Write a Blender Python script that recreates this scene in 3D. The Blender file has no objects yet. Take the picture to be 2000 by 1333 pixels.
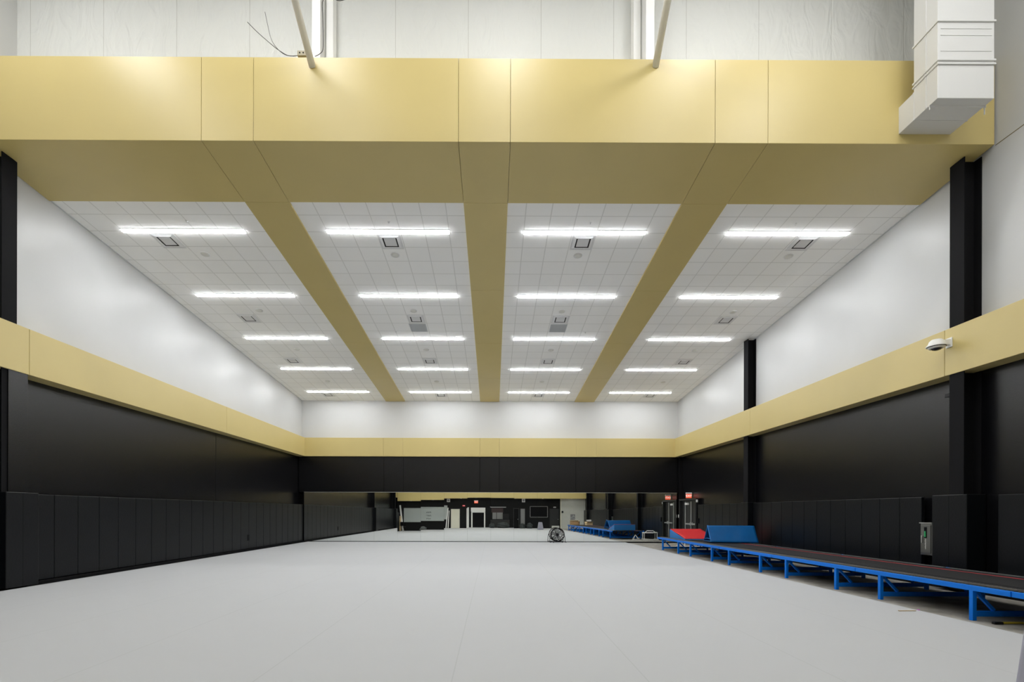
import bpy, bmesh, math, random
from mathutils import Vector, Matrix, Euler

random.seed(7)
SC = bpy.context.scene
COL = SC.collection
PI = math.pi

# ------------------------------------------------------------------ camera
CAM_H = 1.61
cam_d = bpy.data.cameras.new('camera')
cam = bpy.data.objects.new('camera', cam_d)
COL.objects.link(cam)
cam.location = (0, 0, CAM_H)
cam.rotation_euler = (PI / 2, -0.0024, -0.0033)
cam_d.sensor_width = 36
cam_d.lens = 944 * 36 / 2000
cam_d.shift_x = 0.017
cam_d.shift_y = 0.16675
cam_d.clip_start = 0.05
cam_d.clip_end = 200
SC.camera = cam

# ------------------------------------------------------------------ world, exposure
w = bpy.data.worlds.new('world')
SC.world = w
w.use_nodes = True
w.node_tree.nodes['Background'].inputs[0].default_value = (0.5, 0.5, 0.5, 1)
w.node_tree.nodes['Background'].inputs[1].default_value = 0.02
SC.view_settings.view_transform = 'Standard'
SC.view_settings.look = 'None'
SC.view_settings.gamma = 1
SC.view_settings.use_curve_mapping = False
SC.view_settings.exposure = 0.0
LED = 53.0          # linear ceiling lights
BAY = 79.0          # high bay lights over the front of the hall
try:
    SC.cycles.use_light_tree = True
    SC.cycles.max_bounces = 12
    SC.cycles.diffuse_bounces = 6
    SC.cycles.glossy_bounces = 6
    SC.cycles.sample_clamp_indirect = 6
except Exception:
    pass

# ------------------------------------------------------------------ materials
def mat(name, col, rough=0.6, metal=0.0, spec=0.5, var=0.0, vscale=4.0, bump=0.0, bscale=60.0, emit=0.0, ecol=None, coat=0.0):
    m = bpy.data.materials.new(name)
    m.use_nodes = True
    nt = m.node_tree
    b = nt.nodes['Principled BSDF']
    b.inputs['Base Color'].default_value = (*col, 1)
    b.inputs['Roughness'].default_value = rough
    b.inputs['Metallic'].default_value = metal
    b.inputs['Specular IOR Level'].default_value = spec
    b.inputs['Coat Weight'].default_value = coat
    if emit:
        b.inputs['Emission Color'].default_value = (*(ecol or col), 1)
        b.inputs['Emission Strength'].default_value = emit
    if var or bump:
        tc = nt.nodes.new('ShaderNodeTexCoord')
    if var:
        n = nt.nodes.new('ShaderNodeTexNoise')
        n.inputs['Scale'].default_value = vscale
        n.inputs['Detail'].default_value = 4
        nt.links.new(tc.outputs['Object'], n.inputs['Vector'])
        r = nt.nodes.new('ShaderNodeMapRange')
        r.inputs['From Min'].default_value = 0.3
        r.inputs['From Max'].default_value = 0.7
        r.inputs['To Min'].default_value = 1 - var
        r.inputs['To Max'].default_value = 1 + var
        nt.links.new(n.outputs['Fac'], r.inputs['Value'])
        mx = nt.nodes.new('ShaderNodeVectorMath')
        mx.operation = 'SCALE'
        mx.inputs[0].default_value = col
        nt.links.new(r.outputs[0], mx.inputs['Scale'])
        nt.links.new(mx.outputs[0], b.inputs['Base Color'])
    if bump:
        n2 = nt.nodes.new('ShaderNodeTexNoise')
        n2.inputs['Scale'].default_value = bscale
        n2.inputs['Detail'].default_value = 3
        nt.links.new(tc.outputs['Object'], n2.inputs['Vector'])
        bp = nt.nodes.new('ShaderNodeBump')
        bp.inputs['Strength'].default_value = bump
        bp.inputs['Distance'].default_value = 0.02
        nt.links.new(n2.outputs['Fac'], bp.inputs['Height'])
        nt.links.new(bp.outputs['Normal'], b.inputs['Normal'])
    return m

GOLD = (0.565, 0.455, 0.185)
M = {
    'white_wall': mat('white_wall', (0.56, 0.565, 0.565), 0.42, var=0.012, vscale=1.2, bump=0.05, bscale=90),
    'black_wall': mat('black_wall', (0.0035, 0.0035, 0.0045), 0.27, spec=0.42, var=0.08, vscale=1.0, bump=0.06, bscale=60),
    'black_pad': mat('black_pad', (0.0035, 0.0042, 0.0055), 0.36, spec=0.26, var=0.10, vscale=3.0, bump=0.12, bscale=25),
    'black_metal': mat('black_metal', (0.006, 0.006, 0.007), 0.5, spec=0.3),
    'back_black': mat('back_black', (0.0045, 0.0045, 0.005), 0.6, spec=0.2),  # duller than black_wall: the weaker light back there is put into the material
    'black_matte': mat('black_matte', (0.005, 0.005, 0.006), 0.8, spec=0.15),
    'gold': mat('gold', GOLD, 0.38, var=0.02, vscale=0.8),
    'gold_seam': mat('gold_seam', (0.16, 0.12, 0.05), 0.6),
    'white_metal': mat('white_metal', (0.86, 0.86, 0.855), 0.5),
    'duct_white': mat('duct_white', (0.66, 0.66, 0.65), 0.5, bump=0.08, bscale=8),
    'duct_gap': mat('duct_gap', (0.10, 0.10, 0.10), 0.7),
    'led': mat('led_diffuser', (1, 1, 1), 0.5, emit=LED, ecol=(0.975, 0.988, 1.0)),
    'bayled': mat('high_bay_diffuser', (1, 1, 1), 0.5, emit=BAY, ecol=(0.99, 0.99, 0.97)),
    'downlight': mat('downlight_lens', (1, 1, 1), 0.5, emit=14, ecol=(1.0, 0.95, 0.85)),
    'vent': mat('vent_white', (0.74, 0.74, 0.75), 0.75, spec=0.2),
    'vent_dark': mat('vent_dark', (0.02, 0.02, 0.022), 0.8),
    'grille': mat('return_grille', (0.58, 0.60, 0.62), 0.6),
    'speaker': mat('speaker_mesh', (0.72, 0.72, 0.68), 0.7),
    'mirror': mat('mirror_glass', (0.91, 0.935, 0.915), 0.008, metal=1.0),
    'steel_trim': mat('steel_trim', (0.55, 0.55, 0.52), 0.35, metal=0.8),
    'blue_steel': mat('blue_steel', (0.0, 0.17, 0.72), 0.45, spec=0.25),
    'bed': mat('trampoline_bed', (0.014, 0.014, 0.016), 0.75, spec=0.3, bump=0.15, bscale=200),
    'rope': mat('bungee_rope', (0.10, 0.10, 0.10), 0.7),
    'rope_light': mat('bungee_light', (0.16, 0.15, 0.14), 0.8),
    'red_tape': mat('red_tape', (0.55, 0.02, 0.035), 0.5),
    'blue_vinyl': mat('blue_vinyl', (0.0, 0.085, 0.27), 0.45, spec=0.2, var=0.06, vscale=3, bump=0.35, bscale=3.5),
    'blue_vinyl_light': mat('blue_vinyl_light', (0.03, 0.20, 0.55), 0.45, spec=0.25),
    'red_vinyl': mat('red_vinyl', (0.58, 0.025, 0.03), 0.45, spec=0.25, bump=0.3, bscale=3.0),
    'sign_red': mat('sign_red', (0.9, 0.10, 0.04), 0.5, emit=0.6, ecol=(1.0, 0.13, 0.05)),
    'sign_dim': mat('sign_dim_red', (0.55, 0.02, 0.04), 0.5, emit=0.35, ecol=(0.9, 0.02, 0.05)),
    'sign_letter': mat('sign_letter', (0.95, 0.92, 0.88), 0.5, emit=0.8, ecol=(1, 0.95, 0.9)),
    'sign_white': mat('sign_white', (0.80, 0.80, 0.78), 0.5),
    'stainless': mat('stainless', (0.27, 0.27, 0.255), 0.30, metal=0.9),
    'aluminium': mat('aluminium', (0.50, 0.51, 0.50), 0.35, metal=0.6),
    'green_plastic': mat('green_plastic', (0.03, 0.42, 0.14), 0.4),
    'door_black': mat('door_black', (0.014, 0.015, 0.015), 0.4),
    'door_glass': mat('door_glass', (0.03, 0.035, 0.035), 0.12),
    'cream': mat('cream_door', (0.74, 0.72, 0.60), 0.5),
    'light_wall': mat('light_wall', (0.55, 0.56, 0.52), 0.6, var=0.03),
    'whiteboard': mat('whiteboard', (0.42, 0.46, 0.45), 0.35, var=0.03, vscale=0.7),
    'ink': mat('marker_ink', (0.12, 0.13, 0.13), 0.6),
    'paper': mat('paper', (0.75, 0.75, 0.74), 0.7),
    'paper_grey': mat('print_grey', (0.22, 0.22, 0.23), 0.7),
    'card': mat('cardboard', (0.52, 0.32, 0.16), 0.8, var=0.08),
    'card_light': mat('cardboard_light', (0.72, 0.55, 0.32), 0.8),
    'wood': mat('wood', (0.55, 0.42, 0.25), 0.7, var=0.15, vscale=6),
    'grey_cloth': mat('grey_cloth', (0.10, 0.11, 0.11), 0.8, var=0.3, vscale=6, bump=0.6, bscale=8),
    'dark_cloth': mat('dark_cloth', (0.028, 0.034, 0.034), 0.8, var=0.4, vscale=6, bump=0.6, bscale=8),
    'grey_panel': mat('grey_panel', (0.20, 0.20, 0.20), 0.5),
    'dark_wine': mat('dark_wine', (0.03, 0.012, 0.012), 0.5),
    'cable': mat('cable', (0.035, 0.033, 0.03), 0.6),
    'jbox': mat('junction_box', (0.35, 0.31, 0.22), 0.6),
    'yellow': mat('yellow_plastic', (0.55, 0.42, 0.03), 0.5),
    'magenta': mat('magenta', (0.55, 0.10, 0.55), 0.5),
    'lilac': mat('lilac_foam', (0.34, 0.335, 0.40), 0.85, var=0.03),
    'dome_black': mat('dome_black', (0.02, 0.02, 0.025), 0.1),
    'fan_blade': mat('fan_blade', (0.30, 0.31, 0.31), 0.4),
}

def line_material(name, col, line, px, py, wx, wy, rough, var=0.02, spec=0.3, bump=0.0, slits=()):
    """flat sheet colour with thin joint lines every px / py metres (object space), 0 = none"""
    m = bpy.data.materials.new(name)
    m.use_nodes = True
    nt = m.node_tree
    N, L = nt.nodes, nt.links
    b = N['Principled BSDF']
    b.inputs['Roughness'].default_value = rough
    b.inputs['Specular IOR Level'].default_value = spec
    tc = N.new('ShaderNodeTexCoord')
    sp = N.new('ShaderNodeSeparateXYZ')
    L.new(tc.outputs['Object'], sp.inputs[0])

    def mth(op, a, bb=None, cc=None):
        n = N.new('ShaderNodeMath')
        n.operation = op
        for i, v in enumerate((a, bb, cc)):
            if v is None:
                continue
            if isinstance(v, (int, float)):
                n.inputs[i].default_value = v
            else:
                L.new(v, n.inputs[i])
        return n.outputs[0]
    fac = None
    cells = []
    for ax, p, wd in ((0, px, wx), (1, py, wy)):
        if not p:
            continue
        v = mth('DIVIDE', sp.outputs[ax], p)
        cells.append(mth('FLOOR', v))
        f = mth('ABSOLUTE', mth('SUBTRACT', mth('FRACT', mth('ADD', v, 0.5)), 0.5))
        ln = mth('LESS_THAN', f, wd / 2 / p)
        fac = ln if fac is None else mth('MAXIMUM', fac, ln)
    for (x0, x1, y0, wd) in slits:
        a = mth('COMPARE', sp.outputs[0], (x0 + x1) / 2, (x1 - x0) / 2)
        c = mth('COMPARE', sp.outputs[1], y0, wd / 2)
        s = mth('MULTIPLY', a, c)
        fac = mth('MAXIMUM', fac, mth('MULTIPLY', s, 1.0))
    base = N.new('ShaderNodeMix')
    base.data_type = 'RGBA'
    nz = N.new('ShaderNodeTexNoise')
    nz.inputs['Scale'].default_value = 1.3
    nz.inputs['Detail'].default_value = 5
    L.new(tc.outputs['Object'], nz.inputs['Vector'])
    rnd = nz.outputs['Fac']
    if len(cells) == 2:
        cb = N.new('ShaderNodeCombineXYZ')
        L.new(cells[0], cb.inputs[0])
        L.new(cells[1], cb.inputs[1])
        wn = N.new('ShaderNodeTexWhiteNoise')
        L.new(cb.outputs[0], wn.inputs['Vector'])
        rnd = wn.outputs['Value']
    L.new(rnd, base.inputs['Factor'])
    base.inputs['A'].default_value = (*[c * (1 - var) for c in col], 1)
    base.inputs['B'].default_value = (*[min(1, c * (1 + var)) for c in col], 1)
    mx = N.new('ShaderNodeMix')
    mx.data_type = 'RGBA'
    L.new(fac, mx.inputs['Factor'])
    L.new(base.outputs['Result'], mx.inputs['A'])
    mx.inputs['B'].default_value = (*line, 1)
    L.new(mx.outputs['Result'], b.inputs['Base Color'])
    if bump:
        n2 = N.new('ShaderNodeTexNoise')
        n2.inputs['Scale'].default_value = 120
        L.new(tc.outputs['Object'], n2.inputs['Vector'])
        bp = N.new('ShaderNodeBump')
        bp.inputs['Strength'].default_value = bump
        bp.inputs['Distance'].default_value = 0.01
        L.new(n2.outputs['Fac'], bp.inputs['Height'])
        L.new(bp.outputs['Normal'], b.inputs['Normal'])
    return m

M['tile'] = line_material('ceiling_tile', (0.92, 0.92, 0.915), (0.72, 0.72, 0.71), 0.61, 0.604, 0.022, 0.022, 0.85, var=0.012)
M['mat_floor'] = line_material('gym_mat', (0.47, 0.48, 0.495), (0.425, 0.435, 0.445), 1.83, 0, 0.012, 0, 0.9, var=0.015, spec=0.2, bump=0.05,
                               slits=((-7.47, -5.1, 12.72, 0.022), (-8.75, -8.15, 12.73, 0.018)))

def concrete_material():
    m = bpy.data.materials.new('concrete')
    m.use_nodes = True
    N, L = m.node_tree.nodes, m.node_tree.links
    b = N['Principled BSDF']
    b.inputs['Roughness'].default_value = 0.7
    tc = N.new('ShaderNodeTexCoord')
    n = N.new('ShaderNodeTexNoise')
    n.inputs['Scale'].default_value = 2.5
    n.inputs['Detail'].default_value = 8
    n.inputs['Roughness'].default_value = 0.65
    L.new(tc.outputs['Object'], n.inputs['Vector'])
    r = N.new('ShaderNodeValToRGB')
    r.color_ramp.elements[0].position = 0.3
    r.color_ramp.elements[0].color = (0.17, 0.16, 0.14, 1)
    r.color_ramp.elements[1].position = 0.72
    r.color_ramp.elements[1].color = (0.40, 0.38, 0.34, 1)
    L.new(n.outputs['Fac'], r.inputs['Fac'])
    L.new(r.outputs['Color'], b.inputs['Base Color'])
    return m
M['concrete'] = concrete_material()

def plastic_sheet_material():
    """white insulation facing: vertical seams every 1.55 m, crinkled glossy film"""
    m = line_material('insulation_film', (0.70, 0.71, 0.695), (0.52, 0.52, 0.50), 1.55, 0, 0.012, 0, 0.25, var=0.02, spec=0.5)
    N, L = m.node_tree.nodes, m.node_tree.links
    b = N['Principled BSDF']
    tc = N.new('ShaderNodeTexCoord')
    mp = N.new('ShaderNodeMapping')
    mp.inputs['Scale'].default_value = (1.6, 1, 0.7)
    mp.inputs['Rotation'].default_value = (0, 0.5, 0)
    L.new(tc.outputs['Object'], mp.inputs['Vector'])
    n = N.new('ShaderNodeTexNoise')
    n.inputs['Scale'].default_value = 1.7
    n.inputs['Detail'].default_value = 3
    n.inputs['Distortion'].default_value = 1.2
    L.new(mp.outputs[0], n.inputs['Vector'])
    bp = N.new('ShaderNodeBump')
    bp.inputs['Strength'].default_value = 0.7
    bp.inputs['Distance'].default_value = 0.06
    L.new(n.outputs['Fac'], bp.inputs['Height'])
    L.new(bp.outputs['Normal'], b.inputs['Normal'])
    return m
M['film'] = plastic_sheet_material()

# ------------------------------------------------------------------ mesh helpers
class MB:
    def __init__(self):
        self.v, self.f, self.mi, self.cur = [], [], [], 0

    def slot(self, i):
        self.cur = i
        return self

    def add(self, vs, fs):
        o = len(self.v)
        self.v += [tuple(p) for p in vs]
        for f in fs:
            self.f.append([o + i for i in f])
            self.mi.append(self.cur)
        return self

    def box(self, x0, x1, y0, y1, z0, z1):
        vs = [(x, y, z) for z in (z0, z1) for y in (y0, y1) for x in (x0, x1)]
        return self.add(vs, [(0, 2, 3, 1), (4, 5, 7, 6), (0, 1, 5, 4), (2, 6, 7, 3), (0, 4, 6, 2), (1, 3, 7, 5)])

    def bar(self, a, b, wd, ht, up=(0, 0, 1)):
        """rectangular bar from a to b"""
        a, b = Vector(a), Vector(b)
        d = (b - a).normalized()
        s = d.cross(Vector(up))
        if s.length < 1e-4:
            s = d.cross(Vector((0, 1, 0)))
        s.normalize()
        u = s.cross(d)
        vs = []
        for p in (a, b):
            for i, j in ((-1, -1), (1, -1), (1, 1), (-1, 1)):
                vs.append(p + s * wd / 2 * i + u * ht / 2 * j)
        return self.add(vs, [(0, 1, 2, 3), (7, 6, 5, 4), (0, 4, 5, 1), (1, 5, 6, 2), (2, 6, 7, 3), (3, 7, 4, 0)])

    def tube(self, pts, r, seg=8, closed=False):
        pts = [Vector(p) for p in pts]
        n = len(pts)
        rings = []
        prev = None
        for i, p in enumerate(pts):
            a = pts[(i - 1) % n] if (closed or i > 0) else pts[i]
            b = pts[(i + 1) % n] if (closed or i < n - 1) else pts[i]
            d = (b - a).normalized()
            if prev is None:
                s = d.cross(Vector((0, 0, 1)))
                if s.length < 1e-3:
                    s = d.cross(Vector((0, 1, 0)))
            else:
                s = prev - d * prev.dot(d)
            s.normalize()
            prev = s
            u = d.cross(s)
            rings.append([p + (s * math.cos(2 * PI * k / seg) + u * math.sin(2 * PI * k / seg)) * r for k in range(seg)])
        vs = [q for g in rings for q in g]
        fs = []
        for i in range(n if closed else n - 1):
            j = (i + 1) % n
            for k in range(seg):
                l = (k + 1) % seg
                fs.append((i * seg + k, j * seg + k, j * seg + l, i * seg + l))
        if not closed:
            fs.append(tuple(range(seg)))
            fs.append(tuple(reversed(range((n - 1) * seg, n * seg))))
        return self.add(vs, fs)

    def lathe(self, prof, origin=(0, 0, 0), axis=(0, 0, 1), seg=24):
        """prof: list of (radius, height along axis)"""
        ax = Vector(axis).normalized()
        s = ax.cross(Vector((0, 1, 0)))
        if s.length < 1e-3:
            s = ax.cross(Vector((1, 0, 0)))
        s.normalize()
        u = ax.cross(s)
        o = Vector(origin)
        vs, fs = [], []
        for r, h in prof:
            for k in range(seg):
                a = 2 * PI * k / seg
                vs.append(o + ax * h + (s * math.cos(a) + u * math.sin(a)) * max(r, 1e-4))
        for i in range(len(prof) - 1):
            for k in range(seg):
                l = (k + 1) % seg
                fs.append((i * seg + k, i * seg + l, (i + 1) * seg + l, (i + 1) * seg + k))
        fs.append(tuple(reversed(range(seg))))
        fs.append(tuple(range((len(prof) - 1) * seg, len(prof) * seg)))
        return self.add(vs, fs)

    def prism(self, poly, d):
        """poly: 3D outline, d: extrusion vector"""
        n = len(poly)
        d = Vector(d)
        vs = [Vector(p) for p in poly] + [Vector(p) + d for p in poly]
        fs = [tuple(range(n)), tuple(reversed(range(n, 2 * n)))]
        fs += [(i, i + n, (i + 1) % n + n, (i + 1) % n) for i in range(n)]
        return self.add(vs, fs)

    def build(self, name, mats, parent=None, origin=None, bevel=0.0, smooth=False, rot=None, segs=2):
        o0 = Vector(origin) if origin is not None else Vector((0, 0, 0))
        me = bpy.data.meshes.new(name)
        me.from_pydata([Vector(p) - o0 for p in self.v], [], self.f)
        if not isinstance(mats, (list, tuple)):
            mats = [mats]
        for m in mats:
            me.materials.append(m)
        for p, i in zip(me.polygons, self.mi):
            p.material_index = i
            p.use_smooth = smooth
        bm = bmesh.new()
        bm.from_mesh(me)
        bmesh.ops.recalc_face_normals(bm, faces=bm.faces)
        bm.to_mesh(me)
        bm.free()
        ob = bpy.data.objects.new(name, me)
        COL.objects.link(ob)
        if parent is not None:
            ob.parent = parent
        elif origin is not None:
            ob.location = o0
        if rot:
            ob.rotation_euler = rot
        if bevel:
            b = ob.modifiers.new('bevel', 'BEVEL')
            b.width = bevel
            b.segments = segs
            b.limit_method = 'ANGLE'
        if smooth:
            try:
                with bpy.context.temp_override(object=ob, selected_objects=[ob], selected_editable_objects=[ob], active_object=ob):
                    bpy.ops.object.shade_auto_smooth(angle=0.7)
            except Exception:
                pass
        return ob


def tag(o, label, cat, group=None):
    o['label'] = label
    o['category'] = cat
    if group:
        o['group'] = group
    return o


def thing(name, label, cat, loc=(0, 0, 0), rot=(0, 0, 0), group=None):
    o = bpy.data.objects.new(name, None)
    o.empty_display_size = 0.1
    COL.objects.link(o)
    o.location = loc
    o.rotation_euler = rot
    return tag(o, label, cat, group)


def struct(o):
    o['kind'] = 'structure'
    return o


def dup(root, loc, label, rot=None, group=None):
    r = root.copy()
    COL.objects.link(r)
    r.location = loc
    if rot:
        r.rotation_euler = rot
    r['label'] = label
    if group:
        r['group'] = group
    for ch in list(root.children):
        c = ch.copy()
        COL.objects.link(c)
        c.parent = r
        for g in list(ch.children):
            d = g.copy()
            COL.objects.link(d)
            d.parent = c
    return r

# ------------------------------------------------------------------ main dimensions
XL, XR = -10.13, 9.80          # side walls
YB, YF = -1.20, 25.62          # wall behind the camera, far wall
ROOF = 13.6
SLOPE = 0.08475
ANG = math.atan(SLOPE)
def zc(y):                      # underside of the sloped ceiling
    return CAM_H + 8.036 - SLOPE * y
FAS_Y = 9.41                    # face of the gold fascia
SOF_Y = 11.05                   # where the tiles begin
BAND0, BAND1 = 4.46, 5.42       # gold band
YM = 25.10                      # mirror face
PADT = 1.96

# ------------------------------------------------------------------ floor
struct(MB().box(XL - 0.3, XR + 0.3, YB - 0.3, YF + 0.3, -0.2, 0.0).build('floor', M['concrete']))

# ------------------------------------------------------------------ walls (black below the band, white above)
def side_wall(name, x0, x1):
    b = MB()
    b.slot(0).box(x0, x1, YB - 0.3, YF + 0.3, 0, 4.9)
    b.slot(1).box(x0, x1, YB - 0.3, YF + 0.3, 4.9, ROOF)
    return struct(b.build(name, [M['black_wall'], M['white_wall']]))
side_wall('wall_left', XL - 0.3, XL)
side_wall('wall_right', XR, XR + 0.3)
b = MB()
b.slot(0).box(XL, XR, YF, YF + 0.3, 0, 4.9)
b.slot(1).box(XL, XR, YF, YF + 0.3, 4.9, ROOF)
struct(b.build('wall_far', [M['black_wall'], M['white_wall']]))
b = MB()
b.slot(0).box(XL, XR, YB - 0.3, YB, 0, 4.6)
b.slot(1).box(XL, XR, YB - 0.3, YB, 4.6, ROOF)
struct(b.build('wall_back', [M['back_black'], M['white_wall']]))
struct(MB().box(7.24, XR, YB, YB + 0.06, 0, 3.18).build('trim_13', M['light_wall']))
struct(MB().box(XL - 0.3, XR + 0.3, YB - 0.3, YF + 0.3, ROOF, ROOF + 0.2).build('ceiling_roof_deck', M['white_wall']))

# black cladding panels above the mirrors, joints under the ceiling beams
BEAMS = ((-5.68, -4.67), (-0.69, 0.32), (4.31, 5.34))
seams_far = [e for bb in BEAMS for e in bb]
def panels(b, edges, fn, gap=0.008):
    for a, c in zip(edges[:-1], edges[1:]):
        fn(b, a + gap / 2, c - gap / 2)
b = MB()
panels(b, [XL + 0.02] + seams_far + [XR - 0.02], lambda q, a, c: q.box(a, c, 25.17, YF, 2.61, BAND0 + 0.05))
struct(b.build('wall_far_cladding', M['black_wall'], bevel=0.004, segs=1))
b = MB()
panels(b, [XL + 0.02] + seams_far + [XR - 0.02], lambda q, a, c: q.box(a, c, 25.02, YF, BAND0, BAND1), 0.006)
struct(b.build('trim_1', M['gold'], bevel=0.004, segs=1))

# gold bands along the side walls
b = MB()
panels(b, [YB, 2.9, 10.18, 17.7, 25.02], lambda q, a, c: q.box(XL, -9.74, a, c, BAND0, BAND1), 0.008)
struct(b.build('trim_2', M['gold'], bevel=0.004, segs=1))
b = MB()
panels(b, [YB, 2.9, 10.06, 17.7, 25.02], lambda q, a, c: q.box(9.42, XR, a, c, BAND0, BAND1), 0.008)
struct(b.build('trim_3', M['gold'], bevel=0.004, segs=1))

struct(MB().box(XR - 0.003, XR, YB, 9.41, zc(9.41) - 0.06, zc(9.41) - 0.045).build('trim_12', M['gold_seam']))
# faint cladding joints on the black walls
struct(MB().box(XL, XL + 0.004, 17.69, 17.70, PADT, BAND0).build('trim_4', M['black_matte']))

# ------------------------------------------------------------------ ceiling: four tiled bays, local space follows the slope
BAYS = ((XL, BEAMS[0][0], -9.28), (BEAMS[0][1], BEAMS[1][0], -4.165), (BEAMS[1][1], BEAMS[2][0], 0.755), (BEAMS[2][1], XR, 5.842))
ROT = (-ANG, 0, 0)
CS = math.cos(ANG)
Y0 = 12.13
for x0, x1, px in BAYS:
    b = MB().box(x0 - px, x1 - px, (SOF_Y - Y0) / CS, (YF - Y0) / CS, 0, 0.12)
    o = b.build('ceiling', M['tile'])
    o.location = (px, Y0, zc(Y0))
    o.rotation_euler = ROT
    struct(o)
# narrow edge angles where the tiles meet the long walls
for xa, xb, nm in ((XL, XL + 0.02, 'trim_5'), (XR - 0.02, XR, 'trim_6')):
    o = MB().box(xa, xb, (SOF_Y - Y0) / CS, (YF - Y0) / CS, -0.018, 0.0).build(nm, M['grille'])
    o.location = (0, Y0, zc(Y0))
    o.rotation_euler = ROT
    struct(o)

# gold beams running down the slope, 3.7 m cladding panels
for k, (x0, x1) in enumerate(BEAMS):
    b = MB()
    ys = [SOF_Y, 14.74, 18.45, 22.16, YF - 0.01]
    panels(b, [(y - Y0) / CS for y in ys], lambda q, a, c: q.box(x0, x1, a, c, -0.045, 0.14), 0.007)
    o = b.build('ceiling_beam', M['gold'], bevel=0.003, segs=1)
    o.location = (0, Y0, zc(Y0))
    o.rotation_euler = ROT
    struct(o)

# gold soffit (same slope) and fascia
b = MB()
edges = [XL] + seams_far + [XR - 0.03]
panels(b, edges, lambda q, a, c: q.box(a, c, (FAS_Y - Y0) / CS, (SOF_Y - Y0) / CS, -0.045, 0.05), 0.007)
o = b.build('ceiling_soffit', M['gold'], bevel=0.003, segs=1)
o.location = (0, Y0, zc(Y0))
o.rotation_euler = ROT
struct(o)
FT = 10.43
b = MB()
panels(b, edges, lambda q, a, c: q.box(a, c, FAS_Y - 0.012, FAS_Y + 0.10, zc(FAS_Y) - 0.045, FT), 0.007)
b.box(XL, XR - 0.03, FAS_Y + 0.10, 10.30, FT - 0.12, FT - 0.01)
struct(b.build('ceiling_fascia', M['gold'], bevel=0.003, segs=1))

# insulated wall above the fascia
o = MB().box(XL, XR, 10.30, 10.5, FT - 0.3, ROOF).build('wall_insulated', M['film'], origin=(-8.30, 10.3, 0))
struct(o)
# two white steel posts in front of it
for i, (xa, sgn) in enumerate(((-3.62, 1), (3.18, -1))):
    b = MB()
    b.box(xa - 0.085, xa + 0.085, 9.84, 9.86, FT - 0.02, ROOF)
    b.box(xa - 0.085, xa + 0.085, 10.10, 10.12, FT - 0.02, ROOF)
    b.box(xa - 0.008, xa + 0.008, 9.86, 10.10, FT - 0.02, ROOF)
    b.box(xa + sgn * 0.13, xa + sgn * 0.27, 10.06, 10.29, FT - 0.02, ROOF)
    struct(b.build('wall_post', M['white_metal']))

# ------------------------------------------------------------------ ceiling fixtures
BAYN = ('beside the plain long wall', 'between first and middle gold beams', 'between middle and last gold beams', 'beside the trampoline wall')
ORD = ('first', 'second', 'third', 'fourth', 'fifth')

t = thing('ceiling_light', '', 'light', rot=ROT, group='linear LED ceiling lights')
b = MB()
b.box(-1.54, 1.54, -0.08, -0.066, -0.01, 0.0).box(-1.54, 1.54, 0.066, 0.08, -0.012, 0.0)
b.box(-1.54, -1.526, -0.066, 0.066, -0.01, 0.0).box(1.526, 1.54, -0.066, 0.066, -0.01, 0.0)
b.build('frame', M['white_metal'], t)
MB().box(-1.525, 1.525, -0.060, 0.060, -0.026, 0.0).build('diffuser', M['led'], t, bevel=0.008)
LX = (-7.755, -2.64, 2.28, 7.367)
LY = [12.11 + 3.02 * i for i in range(5)]
for i, y in enumerate(LY):
    for k, x in enumerate(LX):
        lab = 'linear LED ceiling light, %s row from the soffit, %s' % (ORD[i], BAYN[k])
        if i == 0 and k == 0:
            t.location = (x, y, zc(y))
            t['label'] = lab
        else:
            dup(t, (x, y, zc(y)), lab)

def ring(b, r0, r1, z0, z1):
    b.box(-r1, r1, -r1, -r0, z0, z1).box(-r1, r1, r0, r1, z0, z1)
    b.box(-r1, -r0, -r0, r0, z0, z1).box(r0, r1, -r0, r0, z0, z1)
    return b
v = thing('air_diffuser', '', 'vent', rot=ROT, group='square ceiling air diffusers')
ring(MB(), 0.255, 0.295, -0.012, 0).build('frame', M['vent'], v)
MB().box(-0.255, 0.255, -0.255, 0.255, -0.004, 0).build('throat', M['vent_dark'], v)
def cone(b, r_in, r_out, z_in, z_out):
    pi_, po = [], []
    for sx, sy in ((-1, -1), (1, -1), (1, 1), (-1, 1)):
        pi_.append((sx * r_in, sy * r_in, z_in))
        po.append((sx * r_out, sy * r_out, z_out))
    vs = pi_ + po + [(x, y, z + 0.006) for x, y, z in pi_] + [(x, y, z + 0.006) for x, y, z in po]
    fs = []
    for k in range(4):
        l = (k + 1) % 4
        fs += [(k, l, 4 + l, 4 + k), (8 + k, 12 + k, 12 + l, 8 + l), (k, 8 + k, 8 + l, l), (4 + k, 4 + l, 12 + l, 12 + k)]
    return b.add(vs, fs)
cone(MB(), 0.185, 0.252, -0.028, -0.010).build('louvre', M['vent'], v)
MB().box(-0.15, 0.15, -0.165, 0.15, -0.024, -0.018).build('centre_plate', M['vent'], v, bevel=0.004)
VX = (-8.40, -2.66, 2.30, 8.00)
VY = (12.50, 16.62, 20.28, 24.62)
for i, y in enumerate(VY):
    for k, x in enumerate(VX):
        lab = 'white square air diffuser, %s row from the soffit, %s' % (ORD[i], BAYN[k])
        if i == 0 and k == 0:
            v.location = (x, y, zc(y)); v['label'] = lab
        else:
            dup(v, (x, y, zc(y)), lab)
s = thing('ceiling_speaker', '', 'speaker', rot=ROT, group='round ceiling speakers')
MB().lathe([(0.118, 0.0), (0.118, -0.006), (0.10, -0.012), (0.098, -0.008)], seg=28).build('rim', M['vent'], s, smooth=True)
MB().lathe([(0.10, 0.0), (0.10, -0.009), (0.05, -0.012), (0.0, -0.013)], seg=28).build('grille', M['speaker'], s, smooth=True)
SX = (-7.78, -2.66, 2.28, 7.98)
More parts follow.
